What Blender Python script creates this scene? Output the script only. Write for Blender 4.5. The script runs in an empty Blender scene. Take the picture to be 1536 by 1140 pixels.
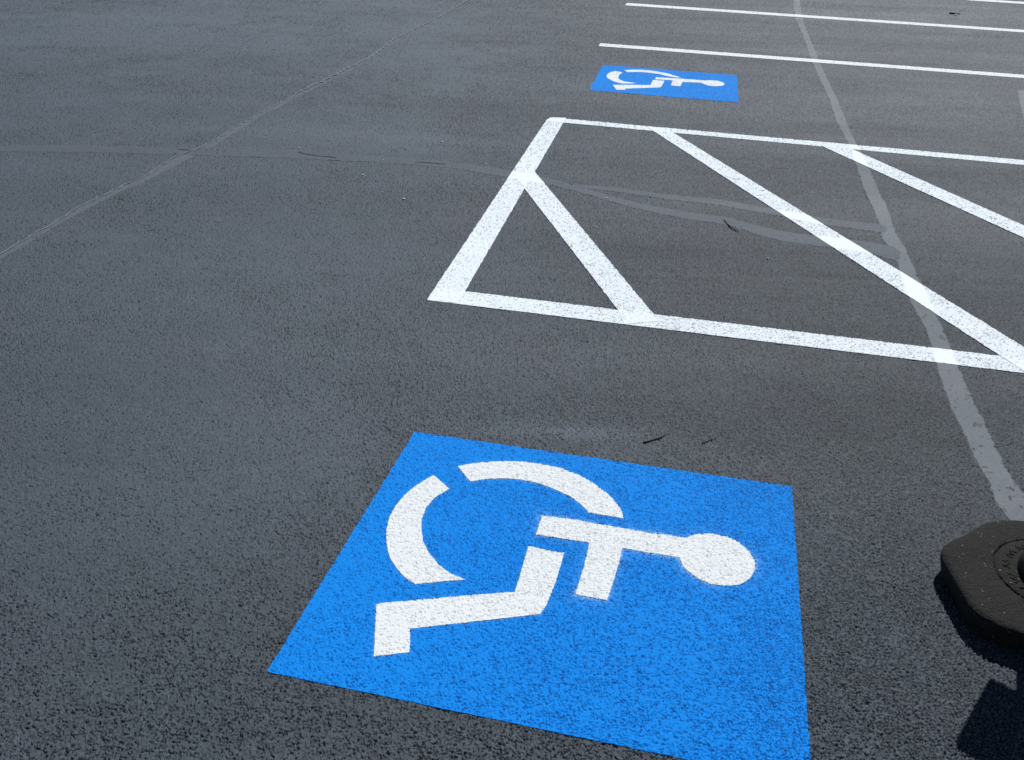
import bpy, bmesh, math, random
import numpy as np
from mathutils import Matrix, Vector

# ------------------------------------------------------------------ camera, light, exposure
scene = bpy.context.scene
COL = scene.collection
CAM_H = 1.27
cam_data = bpy.data.cameras.new("camera")
cam = bpy.data.objects.new("camera", cam_data)
COL.objects.link(cam)
cam_data.sensor_fit = 'HORIZONTAL'
cam_data.sensor_width = 36.0
cam_data.lens = 1394.492 / 1536.0 * 36.0
cam_data.clip_start = 0.02
cam_data.clip_end = 6000.0
RX, UP, FW = Vector((0.999143, 0.02036, 0.036025)), Vector((-0.04138, 0.491597, 0.869839)), Vector((0.0, 0.870585, -0.492018))
m = Matrix.Identity(4)
for i in range(3):
    m[i][0], m[i][1], m[i][2] = RX[i], UP[i], -FW[i]
m[2][3] = CAM_H
cam.matrix_world = m
scene.camera = cam

SUN_EL = math.radians(50.0)
SUN_DIR = Vector((0.42, 0.9, 0.0)).normalized()          # horizontal direction towards the sun
sun_vec = SUN_DIR * math.cos(SUN_EL) + Vector((0, 0, math.sin(SUN_EL)))
sun_data = bpy.data.lights.new("sun", 'SUN')
sun_data.energy = 4.7
sun_data.angle = math.radians(0.5)
sun_data.color = (1.0, 0.985, 0.965)
sun = bpy.data.objects.new("sun", sun_data)
COL.objects.link(sun)
sun.location = (3, 6, 8)
sun.rotation_euler = sun_vec.to_track_quat('Z', 'Y').to_euler()

world = bpy.data.worlds.new("World")
scene.world = world
world.use_nodes = True
wn = world.node_tree
bg = wn.nodes["Background"]
sky = wn.nodes.new("ShaderNodeTexSky")
sky.sky_type = 'NISHITA'
sky.sun_disc = False
sky.sun_elevation = SUN_EL
sky.sun_rotation = math.atan2(SUN_DIR.x, SUN_DIR.y)
sky.air_density = 1.0
sky.dust_density = 0.6
sky.ozone_density = 1.5
wn.links.new(sky.outputs[0], bg.inputs[0])
bg.inputs[1].default_value = 0.055
scene.view_settings.view_transform = 'Standard'
scene.view_settings.look = 'None'
scene.view_settings.gamma = 1.0
scene.view_settings.exposure = 0.0
scene.cycles.use_denoising = False
scene.cycles.max_bounces = 6

# ------------------------------------------------------------------ outlines measured on the ground (metres)
N_PANEL = [[-0.2386,1.9617],[0.6682,1.7932],[0.5034,0.978],[-0.4109,1.1652]]
N_ARC_A = [[-0.1737,1.7784],[-0.2001,1.749],[-0.2267,1.7064],[-0.2449,1.662],[-0.2551,1.6159],[-0.2555,1.5651],[-0.2493,1.5237],[-0.2373,1.4841],[-0.2177,1.4496],[-0.1973,1.4225],[-0.1756,1.4053],[-0.1271,1.4156],[-0.0772,1.4248],[-0.108,1.4405],[-0.1359,1.4676],[-0.1563,1.4992],[-0.1731,1.5354],[-0.182,1.577],[-0.1844,1.6132],[-0.1785,1.655],[-0.1633,1.6925],[-0.1328,1.7274]]
N_ARC_B = [[-0.1209,1.8183],[-0.0734,1.8376],[-0.0132,1.8482],[0.0374,1.8492],[0.0829,1.8419],[0.128,1.8276],[0.1671,1.8027],[0.2002,1.773],[0.2273,1.7379],[0.2464,1.7032],[0.2579,1.6691],[0.2596,1.6443],[0.1831,1.6603],[0.1671,1.69],[0.1442,1.7161],[0.1111,1.742],[0.0724,1.764],[0.0282,1.7759],[-0.0063,1.7785],[-0.0503,1.772],[-0.0864,1.7595]]
N_LEG = [[0.0491,1.5359],[0.1242,1.5189],[0.1047,1.4284],[0.0848,1.3611],[0.0724,1.3356],[-0.0458,1.3107],[-0.1714,1.2826],[-0.1654,1.2238],[-0.229,1.2111],[-0.2439,1.3458],[-0.1351,1.3668],[0.0239,1.3954]]
N_TORSO = [[0.0784,1.6421],[0.1436,1.6345],[0.2273,1.6157],[0.2989,1.6],[0.3645,1.5894],[0.3906,1.585],[0.3996,1.5934],[0.4192,1.6008],[0.445,1.6051],[0.4771,1.5967],[0.5015,1.5783],[0.5179,1.5497],[0.5231,1.517],[0.5186,1.4926],[0.5032,1.4641],[0.4782,1.4434],[0.4485,1.4378],[0.4205,1.4414],[0.3944,1.4575],[0.3745,1.4836],[0.3681,1.5024],[0.3662,1.5202],[0.3557,1.522],[0.3027,1.5319],[0.2483,1.5426],[0.2277,1.4589],[0.2046,1.3824],[0.1427,1.3948],[0.1582,1.4546],[0.1792,1.5559],[0.1301,1.5647],[0.0652,1.576]]
F_PANEL = [[0.5501,6.8144],[1.4613,6.6439],[1.3142,5.8045],[0.4082,5.9815]]
F_ARC_A = [[0.6244,6.6094],[0.6673,6.5731],[0.6348,6.4781],[0.622,6.3892],[0.6303,6.3218],[0.658,6.2706],[0.7314,6.2476],[0.6974,6.2225],[0.6331,6.2101],[0.5821,6.2671],[0.549,6.3632],[0.5473,6.4329],[0.5636,6.5157],[0.5932,6.5825]]
F_ARC_B = [[0.6821,6.6502],[0.7482,6.6847],[0.8249,6.6921],[0.9059,6.6628],[0.9746,6.6069],[1.0236,6.5361],[1.0565,6.4754],[1.0081,6.4815],[0.9627,6.512],[0.9124,6.574],[0.8489,6.6018],[0.7833,6.6131],[0.7061,6.5892]]
F_LEG = [[0.8517,6.3652],[0.9268,6.3533],[0.8844,6.1672],[0.871,6.1395],[0.7481,6.0983],[0.6361,6.0594],[0.6409,6.0253],[0.5824,6.0143],[0.5703,6.1614],[0.67,6.1806],[0.8172,6.1979]]
F_TORSO = [[0.8827,6.4605],[1.0201,6.4486],[1.1798,6.4258],[1.1983,6.414],[1.2464,6.435],[1.2936,6.425],[1.321,6.3731],[1.3214,6.3169],[1.2949,6.2711],[1.247,6.2473],[1.201,6.2568],[1.1721,6.3255],[1.1627,6.3424],[1.0456,6.3385],[1.0108,6.2022],[0.9519,6.2164],[0.9851,6.3799],[0.8663,6.3873]]
H_BOTTOM = [[-0.2551,2.8484],[2.8603,2.2561],[2.9281,2.1457],[-0.2864,2.7492]]
H_TOP = [[0.1549,5.2394],[4.5119,4.3687],[4.4564,4.2679],[0.1279,5.1558]]
H_LEFT = [[-0.2867,2.7518],[0.1339,5.1938],[0.1638,5.2379],[0.2444,5.2454],[0.2218,5.126],[0.0662,4.2093],[0.0198,3.9492],[-0.1723,2.808],[-0.1869,2.7358]]
H_D1 = [[-0.0132,4.0702],[0.0198,3.9492],[0.3328,2.7342],[0.3435,2.6288],[0.4563,2.6634],[0.4489,2.7009],[0.0662,4.1969],[0.046,4.2941]]
H_D2 = [[0.673,5.1353],[1.5068,2.4178],[1.6242,2.4408],[0.7984,5.0472]]
H_D3 = [[1.559,4.8865],[2.4887,2.3388],[2.5239,2.5541],[1.7083,4.8439]]
S1 = [[0.5853,7.6918],[5.4926,6.7438],[5.4109,6.6186],[0.564,7.5578]]
S2 = [[1.0062,10.1024],[6.9081,8.9275],[6.8127,8.7782],[0.971,9.9288]]
S3 = [[5.1061,11.7366],[6.9566,11.3435],[6.8388,11.135],[5.0242,11.5343]]
CA_LINE = [[-0.6082,10.1337],[-0.5901,9.8398],[-0.8116,8.4265],[-1.0065,7.5464],[-1.0732,6.7915],[-1.1943,6.1918],[-1.3322,5.5494],[-1.417,5.1261],[-1.4653,4.7741],[-1.5084,4.474],[-1.5905,4.1878],[-1.6273,3.879],[-1.6638,3.772],[-1.717,3.5496],[-1.7452,3.3431],[-1.7756,3.0952],[-1.7919,2.9851],[-1.8114,2.846]]
CA = [[-0.618,10.1822],[-0.5996,9.8857],[-0.8206,8.4609],[-1.0153,7.5745],[-1.0814,6.8147],[-1.2022,6.2114],[-1.3397,5.5656],[-1.4242,5.1402],[-1.4721,4.7865],[-1.515,4.485],[-1.5969,4.1977],[-1.6334,3.8876],[-1.6698,3.7803],[-1.7228,3.5571],[-1.7508,3.3499],[-1.7808,3.1012],[-1.7971,2.9907],[-1.8164,2.8512],[-1.7874,2.8144],[-1.7672,2.951],[-1.7502,3.0591],[-1.7208,3.3056],[-1.6894,3.5044],[-1.6377,3.7262],[-1.5962,3.8223],[-1.5455,4.099],[-1.475,4.4018],[-1.4385,4.7118],[-1.3919,5.0627],[-1.309,5.4845],[-1.1733,6.1227],[-1.0549,6.7215],[-0.9902,7.4757],[-0.7986,8.3572],[-0.5819,9.7819],[-0.5997,10.0726]]
CB = [[-2.5148,4.2441],[-2.4336,4.2678],[-1.9913,4.3292],[-1.5631,4.371],[-1.0943,4.4068],[-0.8969,4.3787],[-0.7008,4.3454],[-0.5085,4.3234],[-0.3085,4.303],[-0.1777,4.257],[-0.068,4.2197],[0.1251,4.1187],[0.2366,4.0311],[0.3247,3.9625],[0.4039,3.886],[0.5301,3.8002],[0.6582,3.7449],[0.783,3.7065],[0.8743,3.6769],[0.9599,3.6001],[1.0443,3.545],[1.1621,3.5064],[1.3195,3.4769],[1.4081,3.451],[1.4746,3.402],[1.4219,3.2483],[1.3662,3.3214],[1.2844,3.3599],[1.133,3.3949],[1.0181,3.4315],[0.9372,3.4913],[0.8563,3.58],[0.7683,3.6163],[0.6459,3.6532],[0.5221,3.723],[0.3979,3.8059],[0.3201,3.8797],[0.2335,3.9459],[0.1237,4.0207],[-0.065,4.1077],[-0.1723,4.1433],[-0.3016,4.2078],[-0.4989,4.238],[-0.6863,4.2487],[-0.8725,4.2488],[-1.0599,4.2543],[-1.5218,4.2415],[-1.948,4.2226],[-2.3867,4.1739],[-2.4665,4.1511]]
CB2 = [[0.2129,4.0327],[0.329,4.0386],[0.4606,4.0133],[0.5684,3.9713],[0.685,3.9451],[0.8691,3.9146],[0.9136,3.889],[1.0575,3.8235],[1.2426,3.73],[1.3848,3.6945],[1.5131,3.6741],[1.4759,3.5616],[1.3579,3.6048],[1.2205,3.6469],[1.0404,3.7455],[0.8987,3.8088],[0.8549,3.8334],[0.6752,3.8719],[0.5614,3.9064],[0.4551,3.9472],[0.3258,3.9813],[0.2117,3.9944]]
CC = [[3.004,11.3805],[2.887,10.8997],[2.6155,9.7571],[2.3567,8.3587],[2.1691,7.3968],[2.0618,6.8298],[1.939,6.0785],[1.8206,5.5231],[1.7698,5.1987],[1.7151,4.8412],[1.6197,4.4025],[1.5626,4.1351],[1.5176,3.8561],[1.4846,3.6706],[1.4361,3.5049],[1.4391,3.343],[1.3819,3.1247],[1.3334,2.8857],[1.3191,2.7353],[1.2963,2.6098],[1.2539,2.4451],[1.2345,2.3707],[1.2074,2.2362],[1.19,2.132],[1.1833,2.0625],[1.1643,1.9697],[1.1556,1.8906],[1.1542,1.8326],[1.133,1.7578],[1.1364,1.7009],[1.1553,1.6522],[1.142,1.5617],[1.1861,1.5645],[1.2183,1.7161],[1.2159,1.797],[1.2177,1.8534],[1.2248,1.9242],[1.2382,2.0006],[1.2536,2.0889],[1.2685,2.1879],[1.2881,2.2906],[1.3057,2.3846],[1.323,2.4825],[1.3597,2.634],[1.3832,2.7965],[1.4304,3.0405],[1.4528,3.1753],[1.4867,3.3482],[1.5225,3.6204],[1.5892,3.865],[1.6193,4.1042],[1.6686,4.3299],[1.7287,4.6719],[1.8086,5.1553],[1.8821,5.5334],[1.9566,5.917],[2.0829,6.6321],[2.2283,7.4096],[2.3782,8.2014],[2.6465,9.5934],[2.9656,10.9237],[3.0861,11.4065]]
CD = [[3.3382,6.514],[3.4383,6.574],[3.2678,6.0418],[2.9764,5.3478],[2.8735,5.274],[3.0123,5.7238]]
HC1 = [[-1.0596,4.3659],[-1.0279,4.3366],[-0.963,4.3125],[-0.8652,4.2936]]
HC2 = [[-1.617,4.3226],[-1.5517,4.3153]]
HC3 = [[-0.4969,4.2759],[-0.4092,4.2723],[-0.3458,4.2598]]
TWIG_A = [[0.3348,1.9531],[0.3706,1.9741],[0.4039,1.9983]]
TWIG_B = [[0.4829,1.9612],[0.508,1.9814],[0.5267,1.9921]]
TWIG_C = [[0.8376,3.6405],[0.8441,3.5863],[0.8585,3.5344],[0.8744,3.5063]]
TWIG_D = [[4.3449,10.2818],[4.3965,10.2731],[4.4479,10.2644]]
CHIPS = [[-1.0713,4.4336],[-1.4973,4.1268],[-0.7003,4.0451],[-0.5816,3.8162],[-0.4818,3.7412],[-0.3996,4.6323],[-0.3881,4.5366],[0.3733,3.8598],[0.9294,3.2402],[-0.6459,4.2925],[-0.69,4.0367],[-0.164,4.2966],[4.3814,10.2004]]

# ------------------------------------------------------------------ noise
def h2(ix, iy, seed):
    a = (ix.astype(np.int64) * 374761393 + iy.astype(np.int64) * 668265263 + seed * 974634777) & 0xFFFFFFFF
    a = ((a ^ (a >> 13)) * 1274126177) & 0xFFFFFFFF
    a = ((a ^ (a >> 16)) * 2246822519) & 0xFFFFFFFF
    return ((a ^ (a >> 15)) & 0xFFFFFF).astype(np.float32) / np.float32(0xFFFFFF)

def vnoise(x, y, s, seed):
    x = x / s; y = y / s
    ix = np.floor(x); iy = np.floor(y)
    fx = (x - ix).astype(np.float32); fy = (y - iy).astype(np.float32)
    fx = fx * fx * (3 - 2 * fx); fy = fy * fy * (3 - 2 * fy)
    a = h2(ix, iy, seed); b = h2(ix + 1, iy, seed); c = h2(ix, iy + 1, seed); d = h2(ix + 1, iy + 1, seed)
    return (a + (b - a) * fx) * (1 - fy) + (c + (d - c) * fx) * fy

def fbm(x, y, s, seed, n=3):
    t = 0; w = 0
    for k in range(n):
        t = t + vnoise(x, y, s / 2 ** k, seed + k) * 0.5 ** k; w += 0.5 ** k
    return t / w

def worley(x, y, s, seed):
    x = x / s; y = y / s
    ix = np.floor(x); iy = np.floor(y)
    f1 = np.full(x.shape, 9.0, np.float32); f2 = f1.copy(); cid = np.zeros(x.shape, np.float32); til = cid.copy()
    for dx in (-1, 0, 1):
        for dy in (-1, 0, 1):
            cx = ix + dx; cy = iy + dy
            px = cx + 0.1 + 0.8 * h2(cx, cy, seed); py = cy + 0.1 + 0.8 * h2(cx, cy, seed + 7)
            d = np.sqrt((px - x) ** 2 + (py - y) ** 2).astype(np.float32)
            r = h2(cx, cy, seed + 13)
            near = d < f1
            f2 = np.where(near, f1, np.minimum(f2, d))
            cid = np.where(near, r, cid)
            til = np.where(near, (x - px) * (r - 0.5) + (y - py) * (h2(cx, cy, seed + 19) - 0.5), til)
            f1 = np.where(near, d, f1)
    return f1, f2, cid, til

def sstep(a, b, v):
    t = np.clip((v - a) / (b - a), 0, 1)
    return t * t * (3 - 2 * t)

# ------------------------------------------------------------------ polygons
def inside(px, py, poly):
    P = np.array(poly); n = len(P)
    r = np.zeros(px.shape, bool)
    j = n - 1
    for i in range(n):
        xi, yi = P[i]; xj, yj = P[j]
        if yi != yj:
            c = ((yi > py) != (yj > py)) & (px < (xj - xi) * (py - yi) / (yj - yi) + xi)
            r ^= c
        j = i
    return r

def nearest(px, py, poly):
    P = np.array(poly); n = len(P)
    bd = np.full(px.shape, 1e9); bx = px.copy(); by = py.copy()
    for i in range(n):
        a = P[i]; b = P[(i + 1) % n]; e = b - a; L = e @ e
        if L < 1e-12: continue
        t = np.clip(((px - a[0]) * e[0] + (py - a[1]) * e[1]) / L, 0, 1)
        qx = a[0] + t * e[0]; qy = a[1] + t * e[1]
        d = (px - qx) ** 2 + (py - qy) ** 2
        k = d < bd
        bd = np.where(k, d, bd); bx = np.where(k, qx, bx); by = np.where(k, qy, by)
    return np.sqrt(bd), bx, by

def smooth_poly(poly, it=2):
    P = [np.array(p) for p in poly]
    for _ in range(it):
        Q = []
        for i in range(len(P)):
            a = P[i]; b = P[(i + 1) % len(P)]
            Q += [a * .75 + b * .25, a * .25 + b * .75]
        P = Q
    return [tuple(p) for p in P]

# ------------------------------------------------------------------ graded ground grid: fine where the camera stands, coarse to the horizon
C = 0.62
ys = [0.30]
while ys[-1] < 0.86: ys.append(ys[-1] + 0.0035)
while ys[-1] < 13.0:
    y = ys[-1]; ys.append(y + C * (y * y + CAM_H ** 2) / (CAM_H * 930.0))
back = [0.28, 0.2, -0.3, -1, -2, -4, -8, -15, -30, -60, -150, -400][::-1]
fwd = [13.1, 13.4, 14, 15, 17, 20, 25, 32, 45, 70, 120, 250, 600, 1500, 3000]
Y = np.array(back + ys + fwd)
us = np.arange(-0.60, 0.60 + 1e-9, C / 930.0)
mid = np.arange(us[-1] + 0.0022, 1.45, 0.0022)
us = np.concatenate([-mid[::-1], us, mid])
ext = np.array([1.5, 1.6, 1.8, 2, 3, 5, 9, 16, 30, 80, 300, 800.0])
U = np.concatenate([-ext[::-1], us, ext])
Wd = 0.87 * np.maximum(Y, 0.7) + 0.625
NX, NY = len(U), len(Y)
GX = (U[None, :] * np.minimum(Wd, 60)[:, None])
GY = np.repeat(Y[:, None], NX, 1)
j0, j1 = len(back), len(back) + len(ys)
i0, i1 = len(ext), len(ext) + len(us)
X = GX[j0:j1, i0:i1].ravel(); YY = GY[j0:j1, i0:i1].ravel()

seal_polys = {k: (smooth_poly(v, 2) if len(v) > 8 else v) for k, v in dict(CA=CA, CB=CB, CB2=CB2, CC=CC, CD=CD).items()}

def sub(poly, pad):
    P = np.array(poly)
    return np.nonzero((X > P[:, 0].min() - pad) & (X < P[:, 0].max() + pad) & (YY > P[:, 1].min() - pad) & (YY < P[:, 1].max() + pad))[0]

# wobble used for ragged edges of sealant and paint
wob = (vnoise(X, YY, 0.007, 91) - 0.5) * 0.6 + (vnoise(X, YY, 0.025, 92) - 0.5) * 0.5
seal = np.zeros(X.shape, np.float32)
seal_in = {}
for k, P in seal_polys.items():
    idx = sub(P, 0.03)
    x, y = X[idx], YY[idx]
    ins = inside(x, y, P)
    d, _, _ = nearest(x, y, P)
    sd = np.where(ins, -d, d) + wob[idx] * 0.010
    seal[idx] = np.maximum(seal[idx], 1 - sstep(-0.003, 0.006, sd))
    seal_in[k] = (idx, sd)

# stone and gap relief of the sealed asphalt
big = fbm(X, YY, 0.55, 5, 3)
big2 = fbm(X, YY, 0.16, 25, 2)
# places where the sealer lies thick and smooth (+) or has worn open and coarse (-): x, y, radius x, radius y, amount; far-corner (+) ones paint sealer sheen into the colour
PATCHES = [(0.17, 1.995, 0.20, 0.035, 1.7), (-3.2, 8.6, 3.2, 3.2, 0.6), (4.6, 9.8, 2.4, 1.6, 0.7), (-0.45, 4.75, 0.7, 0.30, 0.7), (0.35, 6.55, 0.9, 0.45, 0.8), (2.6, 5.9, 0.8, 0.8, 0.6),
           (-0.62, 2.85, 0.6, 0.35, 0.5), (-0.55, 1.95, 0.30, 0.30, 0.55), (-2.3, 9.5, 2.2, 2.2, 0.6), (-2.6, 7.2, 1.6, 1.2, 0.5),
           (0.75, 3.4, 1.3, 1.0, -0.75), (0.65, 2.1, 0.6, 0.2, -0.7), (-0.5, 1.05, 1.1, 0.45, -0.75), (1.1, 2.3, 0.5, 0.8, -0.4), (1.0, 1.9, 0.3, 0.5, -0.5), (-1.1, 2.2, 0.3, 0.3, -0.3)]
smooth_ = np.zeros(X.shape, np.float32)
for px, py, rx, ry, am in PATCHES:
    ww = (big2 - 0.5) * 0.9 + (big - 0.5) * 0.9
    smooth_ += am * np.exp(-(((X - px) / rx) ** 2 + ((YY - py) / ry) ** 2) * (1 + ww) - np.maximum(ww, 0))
side = sstep(-1.2, 1.3, X)                                   # the right side of the lot is worn coarser
open_ = np.clip(0.25 + 0.66 * side + 0.9 * (big - 0.5) + 0.6 * (big2 - 0.5) - 0.14 * smooth_ + 0.20, 0.25, 1.25)
wx = X + (vnoise(X, YY, 0.006, 61) - 0.5) * 0.005; wy = YY + (vnoise(X, YY, 0.006, 62) - 0.5) * 0.005
f1, f2, cid, tilt = worley(wx, wy, 0.0062, 1)
gap = 1 - sstep(0.10, 0.34, f2 - f1)
f1b, f2b, cidb, tiltb = worley(wx, wy, 0.0034, 3)
gap2 = 1 - sstep(0.05, 0.35, f2b - f1b)
gm = 0.5 * vnoise(X, YY, 0.0042, 71) + 0.5 * vnoise(X * 0.6 + YY * 0.5, YY, 0.0030, 73)
gate = sstep(0.735 - 0.34 * open_, 0.80 - 0.34 * open_, gm + 0.25 * (cid - 0.5))
pit = gap * gate + 0.30 * gap2 * sstep(0.5, 0.8, vnoise(X, YY, 0.005, 72)) * np.clip(open_, 0, 1)
keep = 1 - seal
pit_s = pit * keep + (0.8 * gap * (vnoise(X, YY, 0.012, 77) > 0.86)) * (1 - keep)
mic = (vnoise(X, YY, 0.0035, 41) - 0.5)
cuts = -0.0032 * pit_s
relief = (0.0016 * (cid - 0.5) * (0.35 + open_) * (1 - gap) + 0.0009 * mic) * (0.25 + 0.75 * keep) \
         + (0.0062 * 0.42 * tilt * (0.25 + 1.15 * open_) + 0.0034 * 0.35 * tiltb) * (0.2 + 0.8 * keep) \
         + 0.0022 * (vnoise(X, YY, 0.05, 45) - 0.5) * keep + 0.0006 * seal
fade = 1 / (1 + (YY / 5.5) ** 3)
lod = 0.25 + 0.75 * fade
ZC = (cuts * lod).astype(np.float32)
Z = ((relief + cuts) * lod).astype(np.float32)
PIT = np.clip(pit_s, 0, 1).astype(np.float32)
STONE = (0.5 * cid + 0.5 * vnoise(X, YY, 0.0026, 33)).astype(np.float32)
DUST_SHEEN = np.clip(smooth_, -1, 1.6).astype(np.float32)

# ------------------------------------------------------------------ object helpers
def mesh_from(name, verts, faces4, mat, parent=None, smooth=True, attrs=None):
    me = bpy.data.meshes.new(name)
    nv, nf = len(verts), len(faces4)
    me.vertices.add(nv); me.vertices.foreach_set('co', np.ascontiguousarray(verts, np.float32).ravel())
    me.loops.add(nf * 4); me.loops.foreach_set('vertex_index', np.ascontiguousarray(faces4, np.int32).ravel())
    me.polygons.add(nf); me.polygons.foreach_set('loop_start', np.arange(nf, dtype=np.int32) * 4)
    me.polygons.foreach_set('loop_total', np.full(nf, 4, np.int32))
    me.polygons.foreach_set('use_smooth', np.full(nf, smooth))
    me.update(calc_edges=True)
    for k, v in (attrs or {}).items():
        a = me.attributes.new(k, 'FLOAT', 'POINT'); a.data.foreach_set('value', np.ascontiguousarray(v, np.float32))
    me.materials.append(mat)
    o = bpy.data.objects.new(name, me); COL.objects.link(o)
    if parent: o.parent = parent
    return o

def bm_obj(name, bm, mat, parent=None, smooth=True):
    me = bpy.data.meshes.new(name); bm.to_mesh(me); bm.free()
    for p in me.polygons: p.use_smooth = smooth
    me.materials.append(mat)
    o = bpy.data.objects.new(name, me); COL.objects.link(o)
    if parent: o.parent = parent
    return o

def thing(name, label, cat, group=None, loc=(0, 0, 0)):
    o = bpy.data.objects.new(name, None); COL.objects.link(o); o.location = loc
    o.empty_display_size = 0.1
    o['label'] = label; o['category'] = cat
    if group: o['group'] = group
    return o

def tag(o, label, cat, group=None):
    o['label'] = label; o['category'] = cat
    if group: o['group'] = group
    return o

def home(o, loc):                                            # local coordinates about the thing's own base
    me = o.data
    me.transform(Matrix.Translation((-loc[0], -loc[1], -loc[2])))

# ------------------------------------------------------------------ materials
def new_mat(name):
    m = bpy.data.materials.new(name); m.use_nodes = True
    return m, m.node_tree, m.node_tree.nodes["Principled BSDF"]

def nd(nt, t, **k):
    n = nt.nodes.new(t)
    for a, b in k.items(): setattr(n, a, b)
    return n

def noise(nt, vec, scale, detail=3, rough=0.55):
    n = nd(nt, "ShaderNodeTexNoise"); n.inputs['Scale'].default_value = scale; n.inputs['Detail'].default_value = detail
    n.inputs['Roughness'].default_value = rough; nt.links.new(vec, n.inputs['Vector']); return n.outputs['Fac']

def ramp(nt, fac, a, b, ca=(0, 0, 0, 1), cb=(1, 1, 1, 1)):
    r = nd(nt, "ShaderNodeValToRGB"); e = r.color_ramp.elements
    e[0].position = a; e[0].color = ca; e[1].position = b; e[1].color = cb
    nt.links.new(fac, r.inputs[0]); return r.outputs[0]

def mixc(nt, fac, a, b, mode='MIX'):
    n = nd(nt, "ShaderNodeMix", data_type='RGBA', blend_type=mode)
    for s, v in ((0, fac), (6, a), (7, b)):
        if isinstance(v, (int, float, tuple)): n.inputs[s].default_value = v
        else: nt.links.new(v, n.inputs[s])
    return n.outputs[2]

def mathn(nt, op, a, b=0.0):
    n = nd(nt, "ShaderNodeMath", operation=op)
    for s, v in ((0, a), (1, b)):
        if isinstance(v, (int, float)): n.inputs[s].default_value = v
        else: nt.links.new(v, n.inputs[s])
    return n.outputs[0]

def world_vec(nt, scale=(1, 1, 1), rot=0.0):
    g = nd(nt, "ShaderNodeNewGeometry"); mp = nd(nt, "ShaderNodeMapping")
    mp.inputs['Scale'].default_value = scale; mp.inputs['Rotation'].default_value = (0, 0, rot)
    nt.links.new(g.outputs['Position'], mp.inputs[0]); return mp.outputs[0]

def attr(nt, name):
    a = nd(nt, "ShaderNodeAttribute"); a.attribute_name = name; return a.outputs['Fac']

def asphalt_material(name, base=(0.0575, 0.0735, 0.0905), stone=0.75, rough=0.76):
    m, nt, b = new_mat(name)
    v = world_vec(nt)
    st = world_vec(nt, (0.25, 1.3, 1), math.radians(-25))    # broad squeegee sweeps of the sealer
    sweep = noise(nt, st, 1.1, 4, 0.6)
    patch = noise(nt, v, 0.8, 4, 0.6)
    fine = noise(nt, v, 90, 2, 0.6)
    hue = noise(nt, v, 2.3, 2, 0.5)
    c = mixc(nt, ramp(nt, hue, 0.35, 0.65), (base[0] * 1.02, base[1] * 0.985, base[2] * 1.0, 1), (base[0] * 0.97, base[1] * 1.015, base[2] * 1.0, 1))
    k = mathn(nt, 'ADD', mathn(nt, 'MULTIPLY', sweep, 0.42), mathn(nt, 'MULTIPLY', patch, 0.22))
    k = mathn(nt, 'ADD', k, mathn(nt, 'MULTIPLY', fine, 0.25))
    k = mathn(nt, 'ADD', k, mathn(nt, 'MULTIPLY', attr(nt, 'stone'), stone))
    k = mathn(nt, 'ADD', k, mathn(nt, 'MULTIPLY', attr(nt, 'dust_sheen'), 0.24))  # patch tone; at the far corners this is painted sealer sheen
    k = mathn(nt, 'ADD', k, 0.555 - stone / 2)
    c = mixc(nt, 1.0, c, nd_comb(nt, k), 'MULTIPLY')
    c = mixc(nt, mathn(nt, 'MULTIPLY', attr(nt, 'pit'), 0.93), c, (0.006, 0.007, 0.010, 1))
    nt.links.new(c, b.inputs['Base Color'])
    r = mathn(nt, 'ADD', mathn(nt, 'MULTIPLY', sweep, -0.25), rough + 0.125)
    nt.links.new(r, b.inputs['Roughness'])
    b.inputs['Specular IOR Level'].default_value = 0.32
    bp = nd(nt, "ShaderNodeBump"); bp.inputs['Strength'].default_value = 0.35; bp.inputs['Distance'].default_value = 0.0012
    nt.links.new(noise(nt, v, 260, 2, 0.6), bp.inputs['Height']); nt.links.new(bp.outputs[0], b.inputs['Normal'])
    return m

def nd_comb(nt, f):
    n = nd(nt, "ShaderNodeCombineColor")
    for i in range(3): nt.links.new(f, n.inputs[i])
    return n.outputs[0]

def paint_material(name, col, pitcol, pit_amt, var, rough=0.6, sprayc=(0.5, 0.6, 0.75)):
    m, nt, b = new_mat(name)
    v = world_vec(nt)
    k = mathn(nt, 'ADD', mathn(nt, 'MULTIPLY', noise(nt, v, 5, 4, 0.6), var), 1 - var * 0.5)
    k = mathn(nt, 'ADD', k, mathn(nt, 'MULTIPLY', mathn(nt, 'ADD', noise(nt, v, 160, 2, 0.6), -0.5), 0.15))
    c = mixc(nt, 1.0, col + (1,), nd_comb(nt, k), 'MULTIPLY')
    c = mixc(nt, attr(nt, 'spray'), c, sprayc + (1,))
    c = mixc(nt, mathn(nt, 'MULTIPLY', attr(nt, 'pit'), pit_amt), c, pitcol + (1,))
    nt.links.new(c, b.inputs['Base Color'])
    b.inputs['Roughness'].default_value = rough
    b.inputs['Specular IOR Level'].default_value = 0.10
    bp = nd(nt, "ShaderNodeBump"); bp.inputs['Strength'].default_value = 0.25; bp.inputs['Distance'].default_value = 0.001
    nt.links.new(noise(nt, v, 220, 2, 0.6), bp.inputs['Height']); nt.links.new(bp.outputs[0], b.inputs['Normal'])
    return m

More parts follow.
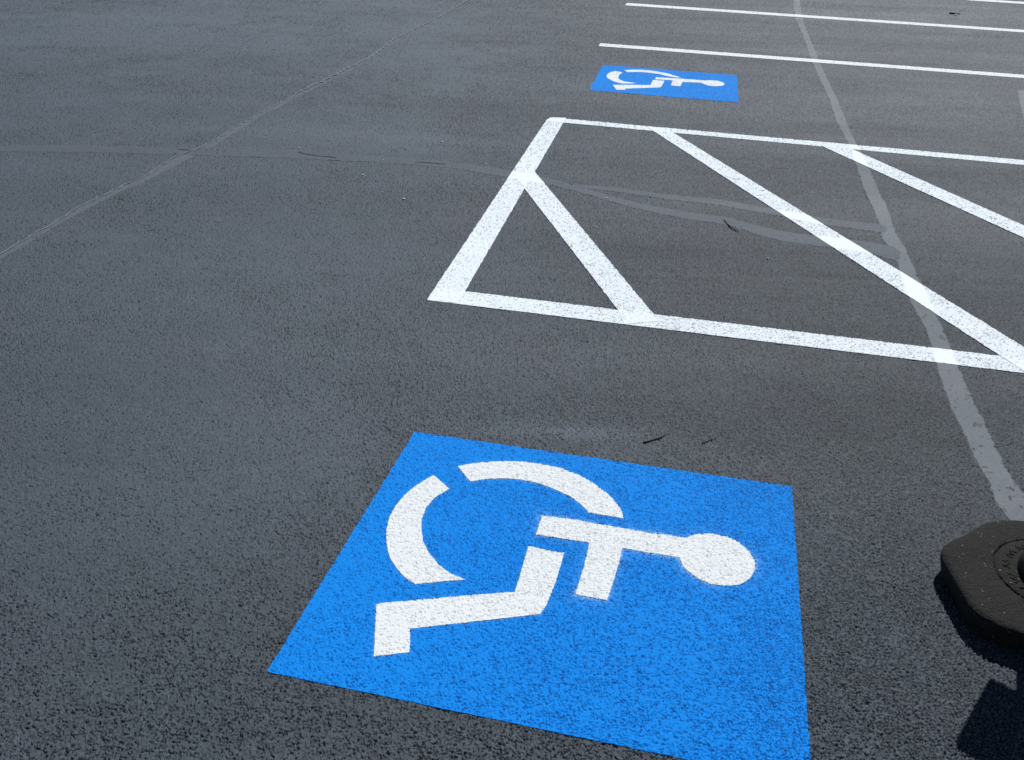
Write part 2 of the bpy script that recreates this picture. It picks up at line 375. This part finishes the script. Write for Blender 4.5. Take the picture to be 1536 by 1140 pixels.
M_ASPHALT = asphalt_material("sealed_asphalt")
M_SEAL = asphalt_material("crack_sealant", (0.086, 0.102, 0.120), 0.35, 0.70)
M_SEAL_OLD = asphalt_material("dull_crack_sealant", (0.064, 0.078, 0.096), 0.45, 0.76)
M_SEAL_WIDE = asphalt_material("weathered_crack_sealant", (0.079, 0.095, 0.114), 0.35, 0.76)
M_WHITE = paint_material("white_traffic_paint", (0.69, 0.75, 0.78), (0.13, 0.15, 0.18), 0.9, 0.10, 0.8, (0.76, 0.815, 0.84))
M_WHITE2 = paint_material("fresh_white_paint", (0.675, 0.71, 0.72), (0.16, 0.18, 0.21), 0.8, 0.08, 0.8)
M_BLUE = paint_material("blue_traffic_paint", (0.003, 0.205, 0.66), (0.003, 0.060, 0.25), 0.9, 0.10, 0.8, (0.36, 0.60, 0.78))  # dark blue pit colour paints in the self-shadow of the grain

# ------------------------------------------------------------------ the ground sheet
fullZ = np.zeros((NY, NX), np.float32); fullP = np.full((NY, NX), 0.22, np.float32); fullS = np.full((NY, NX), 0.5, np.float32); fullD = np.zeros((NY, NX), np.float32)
gw = i1 - i0
fullZ[j0:j1, i0:i1] = Z.reshape(-1, gw); fullP[j0:j1, i0:i1] = PIT.reshape(-1, gw); fullS[j0:j1, i0:i1] = STONE.reshape(-1, gw); fullD[j0:j1, i0:i1] = DUST_SHEEN.reshape(-1, gw)
jj, ii = np.meshgrid(np.arange(NY - 1), np.arange(NX - 1), indexing='ij')
q = (jj * NX + ii).ravel()
faces = np.stack([q, q + 1, q + NX + 1, q + NX], 1)
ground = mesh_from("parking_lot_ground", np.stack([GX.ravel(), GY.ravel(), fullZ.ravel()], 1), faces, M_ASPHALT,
                   attrs=dict(pit=fullP.ravel(), stone=fullS.ravel(), dust_sheen=fullD.ravel()))
ground['kind'] = 'structure'

# ------------------------------------------------------------------ coats laid on the ground (paint and sealant), cut from the same relief
def coat(name, poly, lift, mat, parent=None, rag=0.0016, fill=0.0, spray_from=(), pit_scale=1.0, base=None, second=()):
    specks = mat.name != 'blue_traffic_paint' and 'paint' in mat.name
    P = np.array(poly)
    pad = 0.12
    rows = np.nonzero((Y[j0:j1] > P[:, 1].min() - pad) & (Y[j0:j1] < P[:, 1].max() + pad))[0]
    ra, rb = rows[0], rows[-1] + 1
    Xg = X.reshape(-1, gw)[ra:rb]; Yg = YY.reshape(-1, gw)[ra:rb]; Zg = Z.reshape(-1, gw)[ra:rb]; Pg = PIT.reshape(-1, gw)[ra:rb]
    Sg = STONE.reshape(-1, gw)[ra:rb]; Wg = wob.reshape(-1, gw)[ra:rb]; Cg = ZC.reshape(-1, gw)[ra:rb]
    cols = np.nonzero(((Xg > P[:, 0].min() - pad) & (Xg < P[:, 0].max() + pad)).any(0))[0]
    if len(cols) == 0: return None
    ca, cb = cols[0], cols[-1] + 1
    Xg, Yg, Zg, Pg, Sg, Wg, Cg = [np.ascontiguousarray(a[:, ca:cb]) for a in (Xg, Yg, Zg, Pg, Sg, Wg, Cg)]
    n, mm = Xg.shape
    ins = inside(Xg, Yg, poly)
    quad = ins[:-1, :-1] | ins[1:, :-1] | ins[:-1, 1:] | ins[1:, 1:]
    used = np.zeros((n, mm), bool)
    for a, b in ((0, 0), (0, 1), (1, 0), (1, 1)): used[a:n - 1 + a, b:mm - 1 + b] |= quad
    out = used & ~ins
    xs, ysn = Xg.copy(), Yg.copy()
    _, bx, by = nearest(Xg[out], Yg[out], poly)
    cx, cy = P.mean(0)
    xs[out] = bx + Wg[out] * rag * np.sign(bx - cx); ysn[out] = by + Wg[out] * rag * 0.8
    z = np.maximum((Zg - Cg) * (1 - fill) + Cg * min(1, 1.3 - fill) + lift, Zg + lift * 0.35)
    ids = -np.ones(n * mm, np.int64); u = np.nonzero(used.ravel())[0]; ids[u] = np.arange(len(u))
    qj, qi = np.nonzero(quad); k = qj * mm + qi
    f = ids[np.stack([k, k + 1, k + mm + 1, k + mm], 1)]
    pp = Pg.ravel()[u] * pit_scale
    if specks:                                               # thick paint: only the deeper holes stay open
        pp = pp * (0.25 + 1.6 * sstep(0.55, 0.7, vnoise(Xg.ravel()[u], Yg.ravel()[u], 0.0045, 81)))
    elif 'paint' in mat.name:
        pp = pp * (0.25 + 1.05 * sstep(0.35, 0.6, vnoise(Xg.ravel()[u], Yg.ravel()[u], 0.0052, 83) + 0.12 * (Xg.ravel()[u] - 0.1) / 0.3))
    at = dict(pit=np.clip(pp, 0, 1), stone=Sg.ravel()[u])
    sp = np.zeros(len(u), np.float32)
    for pol in spray_from:
        d, _, _ = nearest(Xg.ravel()[u], Yg.ravel()[u], pol[0])
        nz = 0.5 * vnoise(Xg.ravel()[u], Yg.ravel()[u], 0.0022, 55) + 0.5 * h2(u, u * 0, 9)
        am = np.exp(-d / pol[1]) * pol[2] * (0.4 + 1.2 * vnoise(Xg.ravel()[u], Yg.ravel()[u], 0.08, 57))
        sp = np.maximum(sp, 0.75 * sstep(0.0, 0.35, am - nz) + 0.22 * am)
    for pol in second:                                       # laid over an earlier coat or over smooth sealant: thicker, whiter
        xi, yi = Xg.ravel()[u], Yg.ravel()[u]
        wb = Wg.ravel()[u] * 0.006
        ii_ = inside(xi + wb, yi + wb, pol)
        sp = np.maximum(sp, ii_ * 0.6); at['pit'] = at['pit'] * np.where(ii_, 0.5, 1)
    at['spray'] = sp
    loc = base or (float(cx), float(cy), 0.0)
    v = np.stack([xs.ravel()[u], ysn.ravel()[u], z.ravel()[u]], 1) - np.array(loc)
    o = mesh_from(name, v, f, mat, parent, attrs=at)
    if parent is None: o.location = loc
    return o

def ribbon(name, pts, w, z, mat, parent=None, seed=1, base=(0, 0, 0)):
    """a thin crack or grit line that wanders along a polyline"""
    rnd = random.Random(seed); P = [np.array(p) for p in pts]; Q = []
    for a, b in zip(P[:-1], P[1:]):
        L = np.linalg.norm(b - a); n = max(1, int(L / 0.03)); d = (b - a) / max(L, 1e-6); nn = np.array([-d[1], d[0]])
        for k in range(n): Q.append((a + (b - a) * k / n + nn * rnd.uniform(-1, 1) * min(0.012, L * 0.03), nn))
    Q.append((P[-1], Q[-1][1]))
    bm = bmesh.new(); prev = None
    for i, (p, nn) in enumerate(Q):
        ww = w * rnd.uniform(0.45, 1.0) * (0.3 if i in (0, len(Q) - 1) else 1)
        a = bm.verts.new((p[0] + nn[0] * ww - base[0], p[1] + nn[1] * ww - base[1], z))
        b = bm.verts.new((p[0] - nn[0] * ww - base[0], p[1] - nn[1] * ww - base[1], z))
        if prev: bm.faces.new((prev[0], a, b, prev[1]))
        prev = (a, b)
    bmesh.ops.recalc_face_normals(bm, faces=bm.faces)
    for f in bm.faces:
        if f.normal.z < 0: f.normal_flip()
    return bm_obj(name, bm, mat, parent, False)

def flat_mat(name, col, rough=0.8, var=0.25, scale=150):
    m, nt, b = new_mat(name); v = world_vec(nt)
    k = mathn(nt, 'ADD', mathn(nt, 'MULTIPLY', noise(nt, v, scale, 3), var * 2), 1 - var)
    nt.links.new(mixc(nt, 1.0, col + (1,), nd_comb(nt, k), 'MULTIPLY'), b.inputs['Base Color'])
    b.inputs['Roughness'].default_value = rough
    return m
M_CRACK = flat_mat("open_crack", (0.006, 0.007, 0.010), 0.9)
M_GRIT = flat_mat("pale_crack_grit", (0.115, 0.13, 0.155), 0.8)

# crack sealant strips
def seal_strip(key, label, lift, mat=None):
    P = seal_polys[key]
    o = coat("crack_seal", P, lift, mat or M_SEAL, rag=0.011, fill=0.0)
    return tag(o, label, "crack seal", "tar strips sealing cracks in the asphalt")
s_c = seal_strip('CC', "wide smooth tar strip running down the right side, crossed by the hatched stripes", 0.0004)
s_a = seal_strip('CA', "narrow diagonal tar strip with a pale ragged crack line at upper left", 0.0004, M_SEAL_WIDE)
s_b = seal_strip('CB', "long tar strip from the left edge passing under the hatched box", 0.0006, M_SEAL_OLD)
s_u = seal_strip('CB2', "thin upper tar strip branching off inside the hatched box", 0.0008, M_SEAL_OLD)
s_d = seal_strip('CD', "short tar patch at the right edge below the far stall lines", 0.0006)
ribbon("crack_line", CA_LINE[6:], 0.0048, 0.0027, M_GRIT, s_a, 5, tuple(s_a.location))
ribbon("crack_line", CA_LINE[:7], 0.0100, 0.0045, M_GRIT, s_a, 6, tuple(s_a.location))
for k, P in enumerate((HC1, HC2, HC3)):
    ribbon("crack_line", P, 0.006, 0.0022, M_CRACK, s_b, 10 + k, tuple(s_b.location))

# ------------------------------------------------------------------ painted markings
def access_marking(pre, label, halo):
    G = {k: globals()[pre + k] for k in ('PANEL', 'ARC_A', 'ARC_B', 'LEG', 'TORSO')}
    cx, cy = np.mean(G['PANEL'], 0)
    base = (float(cx), float(cy), 0.0)
    t = thing("accessible_parking_symbol", label, "pavement marking", "blue wheelchair symbols painted on the stalls", base)
    coat("blue_panel", G['PANEL'], 0.0010, M_BLUE, t, 0.002, 0.66, halo, 0.80 if halo else 0.4, base)
    w = coat("wheelchair_user_torso", G['TORSO'], 0.0016, M_WHITE2, t, 0.0022, 0.8, (), 0.42, base)
    coat("wheelchair_user_leg", G['LEG'], 0.0016, M_WHITE2, t, 0.0022, 0.8, (), 0.38, base)
    coat("wheel_arc", smooth_arc(G['ARC_A']), 0.0016, M_WHITE2, t, 0.0022, 0.8, (), 0.42, base)
    coat("wheel_arc", smooth_arc(G['ARC_B']), 0.0016, M_WHITE2, t, 0.0022, 0.8, (), 0.42, base)
    return t

def smooth_arc(P, lo=0, hi=99):
    """round the curved runs, keep the sharp corners"""
    P = [np.array(p) for p in P]; n = len(P); Q = []
    for i in range(n):
        a, b, c = P[i - 1], P[i], P[(i + 1) % n]
        u = b - a; v = c - b
        ang = abs(math.atan2(u[0] * v[1] - u[1] * v[0], u @ v))
        if ang > 0.75 or not lo <= i <= hi: Q.append(tuple(b))
        else: Q += [tuple(b * .75 + a * .25), tuple(b * .94 + (a + c) * .03), tuple(b * .75 + c * .25)]
    return Q

N_TORSO = smooth_arc(N_TORSO, 7, 18); F_TORSO = smooth_arc(F_TORSO, 3, 10)
access_marking('N_', "large blue square with white wheelchair symbol in the foreground, nearest the camera",
               [(N_TORSO, 0.011, 0.60), (N_LEG, 0.003, 0.45), (N_ARC_A, 0.003, 0.4), (N_ARC_B, 0.004, 0.5)])
access_marking('F_', "small far blue square with white wheelchair symbol, beyond the hatched box", [])

hb = (1.1, 3.7, 0.0)
hatch = thing("hatched_access_aisle", "white outlined no-parking box with three diagonal stripes between the two blue squares", "pavement marking", None, hb)
coat("border_line", H_BOTTOM, 0.0012, M_WHITE, hatch, 0.0035, 0.80, (), 0.75, hb, [seal_polys["CC"]])
coat("border_line", H_LEFT, 0.0016, M_WHITE, hatch, 0.0035, 0.80, (), 0.65, hb, [seal_polys["CB"], H_BOTTOM, H_TOP])
coat("border_line", H_TOP, 0.0012, M_WHITE, hatch, 0.0035, 0.55, (), 0.5, hb, [seal_polys["CC"]])
for P, l in ((H_D1, 0.0020), (H_D2, 0.0020), (H_D3, 0.0020)):
    coat("diagonal_stripe", P, l, M_WHITE, hatch, 0.0035, 0.80, (), 0.65, hb, [seal_polys["CC"], seal_polys["CB"], seal_polys["CB2"], H_BOTTOM, H_LEFT, H_TOP])

for P, l in ((S1, "nearest white stall line, just beyond the small blue square"),
             (S2, "middle of the three far white stall lines"),
             (S3, "farthest white stall line at the top right corner")):
    o = coat("parking_line", P, 0.0012, M_WHITE2, None, 0.003, 0.4, (), 0.3)
    tag(o, l, "parking line", "white lines between parking stalls")

# ------------------------------------------------------------------ rubber base with its post and flat top plate, inferred from its shadow
def rubber_material(name, col):
    m, nt, b = new_mat(name); v = world_vec(nt)
    k = mathn(nt, 'ADD', mathn(nt, 'MULTIPLY', noise(nt, v, 330, 3, 0.8), 3.0), -0.5)
    c = mixc(nt, 1.0, col + (1,), nd_comb(nt, k), 'MULTIPLY')
    vo = nd(nt, "ShaderNodeTexVoronoi"); vo.inputs['Scale'].default_value = 130; nt.links.new(v, vo.inputs['Vector'])
    fleck = mathn(nt, 'MULTIPLY', mathn(nt, 'LESS_THAN', vo.outputs['Distance'], 0.16), mathn(nt, 'GREATER_THAN', noise(nt, v, 60, 1), 0.60))
    c = mixc(nt, fleck, c, (0.30, 0.30, 0.27, 1))
    nt.links.new(c, b.inputs['Base Color']); b.inputs['Roughness'].default_value = 0.85; b.inputs['Specular IOR Level'].default_value = 0.35
    bp = nd(nt, "ShaderNodeBump"); bp.inputs['Strength'].default_value = 1.0; bp.inputs['Distance'].default_value = 0.006
    nt.links.new(noise(nt, v, 190, 4, 0.7), bp.inputs['Height']); nt.links.new(bp.outputs[0], b.inputs['Normal'])
    return m
M_RUBBER = rubber_material("recycled_rubber", (0.0115, 0.0112, 0.0095))
M_POST = flat_mat("black_plastic", (0.015, 0.015, 0.016), 0.6)

BX, BY = 1.10, 1.44
post = thing("post_base", "low black rubber post base with rounded corners on the asphalt at the right edge", "post base", None, (BX, BY, 0))
half = [(0.0, 0.190), (-0.034, 0.1865), (-0.070, 0.176), (-0.124, 0.134), (-0.170, 0.108), (-0.197, 0.084), (-0.207, 0.056),
        (-0.2075, 0.0), (-0.2075, -0.070), (-0.2055, -0.096), (-0.192, -0.126), (-0.155, -0.152), (-0.10, -0.176), (-0.05, -0.187), (0.0, -0.190)]
outline = half + [(-x, -y) for x, y in half[1:-1]]
def refine(P, it):
    for _ in range(it):
        Q = []
        for i in range(len(P)):
            a, b = P[i], P[(i + 1) % len(P)]
            Q += [(a[0] * .75 + b[0] * .25, a[1] * .75 + b[1] * .25), (a[0] * .25 + b[0] * .75, a[1] * .25 + b[1] * .75)]
        P = Q
    return P
outline = refine(outline, 3)
bm = bmesh.new()
rings = [(0.94, -0.004), (0.955, 0.008), (0.978, 0.026), (0.995, 0.038), (1.0, 0.046), (0.992, 0.052), (0.965, 0.0555), (0.92, 0.0565), (0.84, 0.057), (0.70, 0.057)]
R_RING = 0.116
def circ(r, z, n=len(outline)):
    pts = []
    for x, y in outline:
        a = math.atan2(y, x); pts.append((r * math.cos(a) , r * math.sin(a), z))
    return pts
layers = [[(x * s, y * s, z) for x, y in outline] for s, z in rings]
layers += [circ(R_RING + 0.003, 0.0568), circ(R_RING + 0.0022, 0.0565), circ(R_RING + 0.0018, 0.049), circ(R_RING - 0.0018, 0.049), circ(R_RING - 0.0022, 0.0575), circ(R_RING - 0.003, 0.058), circ(0.100, 0.059), circ(0.078, 0.060), circ(0.03, 0.060)]
prev = None; rnd = random.Random(4)
for k, L in enumerate(layers):
    cur = [bm.verts.new((x, y, z + (rnd.uniform(-.0009, .0009) if k > 1 else 0))) for x, y, z in L]
    if prev:
        for i in range(len(cur)):
            j = (i + 1) % len(cur); bm.faces.new((prev[i], prev[j], cur[j], cur[i]))
    prev = cur
bm.faces.new(prev)
bmesh.ops.recalc_face_normals(bm, faces=bm.faces)
bm_obj("base", bm, M_RUBBER, post)
# raised relief squiggles on the disc inside the groove
def tube_bm(bm, pts, r, seg=8):
    prev = None; P = [Vector(p) for p in pts]
    for i, p in enumerate(P):
        d = (P[min(i + 1, len(P) - 1)] - P[max(i - 1, 0)]).normalized()
        a = d.cross(Vector((0, 0, 1)));  a = a.normalized() if a.length > 1e-3 else Vector((1, 0, 0)); b = d.cross(a)
        rr = r[i] if isinstance(r, (list, tuple)) else r
        cur = [bm.verts.new(p + (a * math.cos(t) + b * math.sin(t)) * rr) for t in [2 * math.pi * k / seg for k in range(seg)]]
        if prev:
            for k in range(seg): bm.faces.new((prev[k], prev[(k + 1) % seg], cur[(k + 1) % seg], cur[k]))
        else: bm.faces.new(cur[::-1])
        prev = cur
    bm.faces.new(prev)
bm = bmesh.new()
for k in range(14):
    a = math.radians(k * 360 / 14 + 6)
    pts = [((0.092 + 0.008 * math.sin(t * 2.1 + k)) * math.cos(a + (t - 3) * 0.05), (0.092 + 0.008 * math.sin(t * 2.1 + k)) * math.sin(a + (t - 3) * 0.05), 0.0595) for t in range(7)]
    tube_bm(bm, pts, 0.0016 + 0.0009 * ((k * 7) % 3) / 2, 6)
bmesh.ops.recalc_face_normals(bm, faces=bm.faces)
bm_obj("raised_relief", bm, M_RUBBER, post)
def lathe(prof, seg=48):
    bm = bmesh.new(); prev = None
    for r, z in prof:
        cur = [bm.verts.new((r * math.cos(2 * math.pi * k / seg), r * math.sin(2 * math.pi * k / seg), z)) for k in range(seg)]
        if prev:
            for k in range(seg): bm.faces.new((prev[k], prev[(k + 1) % seg], cur[(k + 1) % seg], cur[k]))
        else: bm.faces.new(cur[::-1])
        prev = cur
    bm.faces.new(prev); bmesh.ops.recalc_face_normals(bm, faces=bm.faces); return bm
bm_obj("hub", lathe([(0.072, 0.056), (0.073, 0.072), (0.071, 0.086), (0.066, 0.096), (0.058, 0.101)]), M_POST, post)
bm_obj("post", lathe([(0.056, 0.09), (0.055, 0.30), (0.055, 0.475)]), M_POST, post)
# flat plate on top of the post; its shadow falls on the asphalt at the lower right
kk = 1 / math.tan(SUN_EL)
def up(sx, sy, z): return Vector((sx + SUN_DIR.x * z * kk - BX, sy + SUN_DIR.y * z * kk - BY, z))
ZT = 0.49
A1, A2 = up(0.886, 1.213, ZT), up(0.769, 1.073, ZT)
across = (A2 - A1).cross(Vector((0, 0, 1))).normalized() * -0.26
B1, B2 = A1 + across, A2 + across
nrm = (A2 - A1).cross(B1 - A1).normalized() * 0.016
bm = bmesh.new()
va = [bm.verts.new(p + nrm) for p in (A1, A2, B2, B1)]; vb = [bm.verts.new(p - nrm) for p in (A1, A2, B2, B1)]
bm.faces.new(va); bm.faces.new(vb[::-1])
for i in range(4): bm.faces.new((va[i], vb[i], vb[(i + 1) % 4], va[(i + 1) % 4]))
bmesh.ops.recalc_face_normals(bm, faces=bm.faces)
bmesh.ops.bevel(bm, geom=bm.edges[:], offset=0.002, segments=1, affect='EDGES')
bm_obj("top_plate", bm, M_POST, post, False)

# ------------------------------------------------------------------ twigs and pale stone chips
M_TWIG = flat_mat("dead_twig", (0.022, 0.017, 0.014), 0.85)
def twig(pts, r, label):
    P = [Vector((x, y, 0)) for x, y in pts]; base = P[0].copy()
    D = []
    for t in range(9):
        u = t / 8 * (len(P) - 1); i = min(int(u), len(P) - 2); f = u - i
        q = P[i].lerp(P[i + 1], f) - base
        D.append((q.x + 0.001 * math.sin(t * 2.3), q.y + 0.001 * math.cos(t * 1.7), r * 0.9))
    bm = bmesh.new(); tube_bm(bm, D, [r * (1.15 - 0.7 * t / 8) for t in range(9)], 7)
    bmesh.ops.recalc_face_normals(bm, faces=bm.faces)
    o = bm_obj("twig", bm, M_TWIG, None); o.location = base
    return tag(o, label, "twig", "thin dark twigs lying on the asphalt")
twig(TWIG_A, 0.0024, "straight dark twig lying just above the large blue square")
twig(TWIG_B, 0.0013, "tiny dark twig to the right of the longer straight twig above the blue square")
twig(TWIG_C, 0.0028, "curved dark twig on the tar strip inside the hatched box")
twig(TWIG_D, 0.009, "dark scrap of bark between the two farthest stall lines, top right")

M_CHIP = flat_mat("pale_stone", (0.55, 0.57, 0.58), 0.7)
rnd = random.Random(8)
chip_labels = ["pale stone chip on the tar strip left of the hatched box, near the dark crack",
 "pale stone chip just below the crossing of the two tar strips",
 "pale stone chip below the tar strip, upper of three scattered chips",
 "pale stone chip below the tar strip, middle of three scattered chips",
 "pale stone chip below the tar strip, right of three scattered chips",
 "pale stone chip above the tar strip, left of the hatched box's top corner",
 "tiny pale stone chip just under the chip above the tar strip",
 "pale stone chip on the tar strip inside the hatched box",
 "tiny pale stone chip on bare asphalt inside the hatched box, below the curved twig",
 "tiny pale stone chip at the middle of the long tar strip",
 "tiny pale stone chip touching the upper of three scattered chips",
 "tiny pale stone chip on the tar strip beside the hatched box's left border",
 "pale stone chip beside the dark scrap of bark, top right"]
sizes = [0.7 * q for q in (.011, .009, .013, .009, .012, .012, .007, .010, .008, .007, .006, .008, .03)]
for (x, y), l, s in zip(CHIPS, chip_labels, sizes):
    bm = bmesh.new(); bmesh.ops.create_icosphere(bm, subdivisions=1, radius=1)
    for v in bm.verts: v.co = Vector((v.co.x * rnd.uniform(.7, 1.1) * s, v.co.y * rnd.uniform(.5, .9) * s * .8, v.co.z * rnd.uniform(.6, 1) * s * .45))
    o = bm_obj("stone_chip", bm, M_CHIP, None, False); o.location = (x, y, s * 0.35)
    tag(o, l, "stone chip", "pale stone chips scattered on the asphalt")
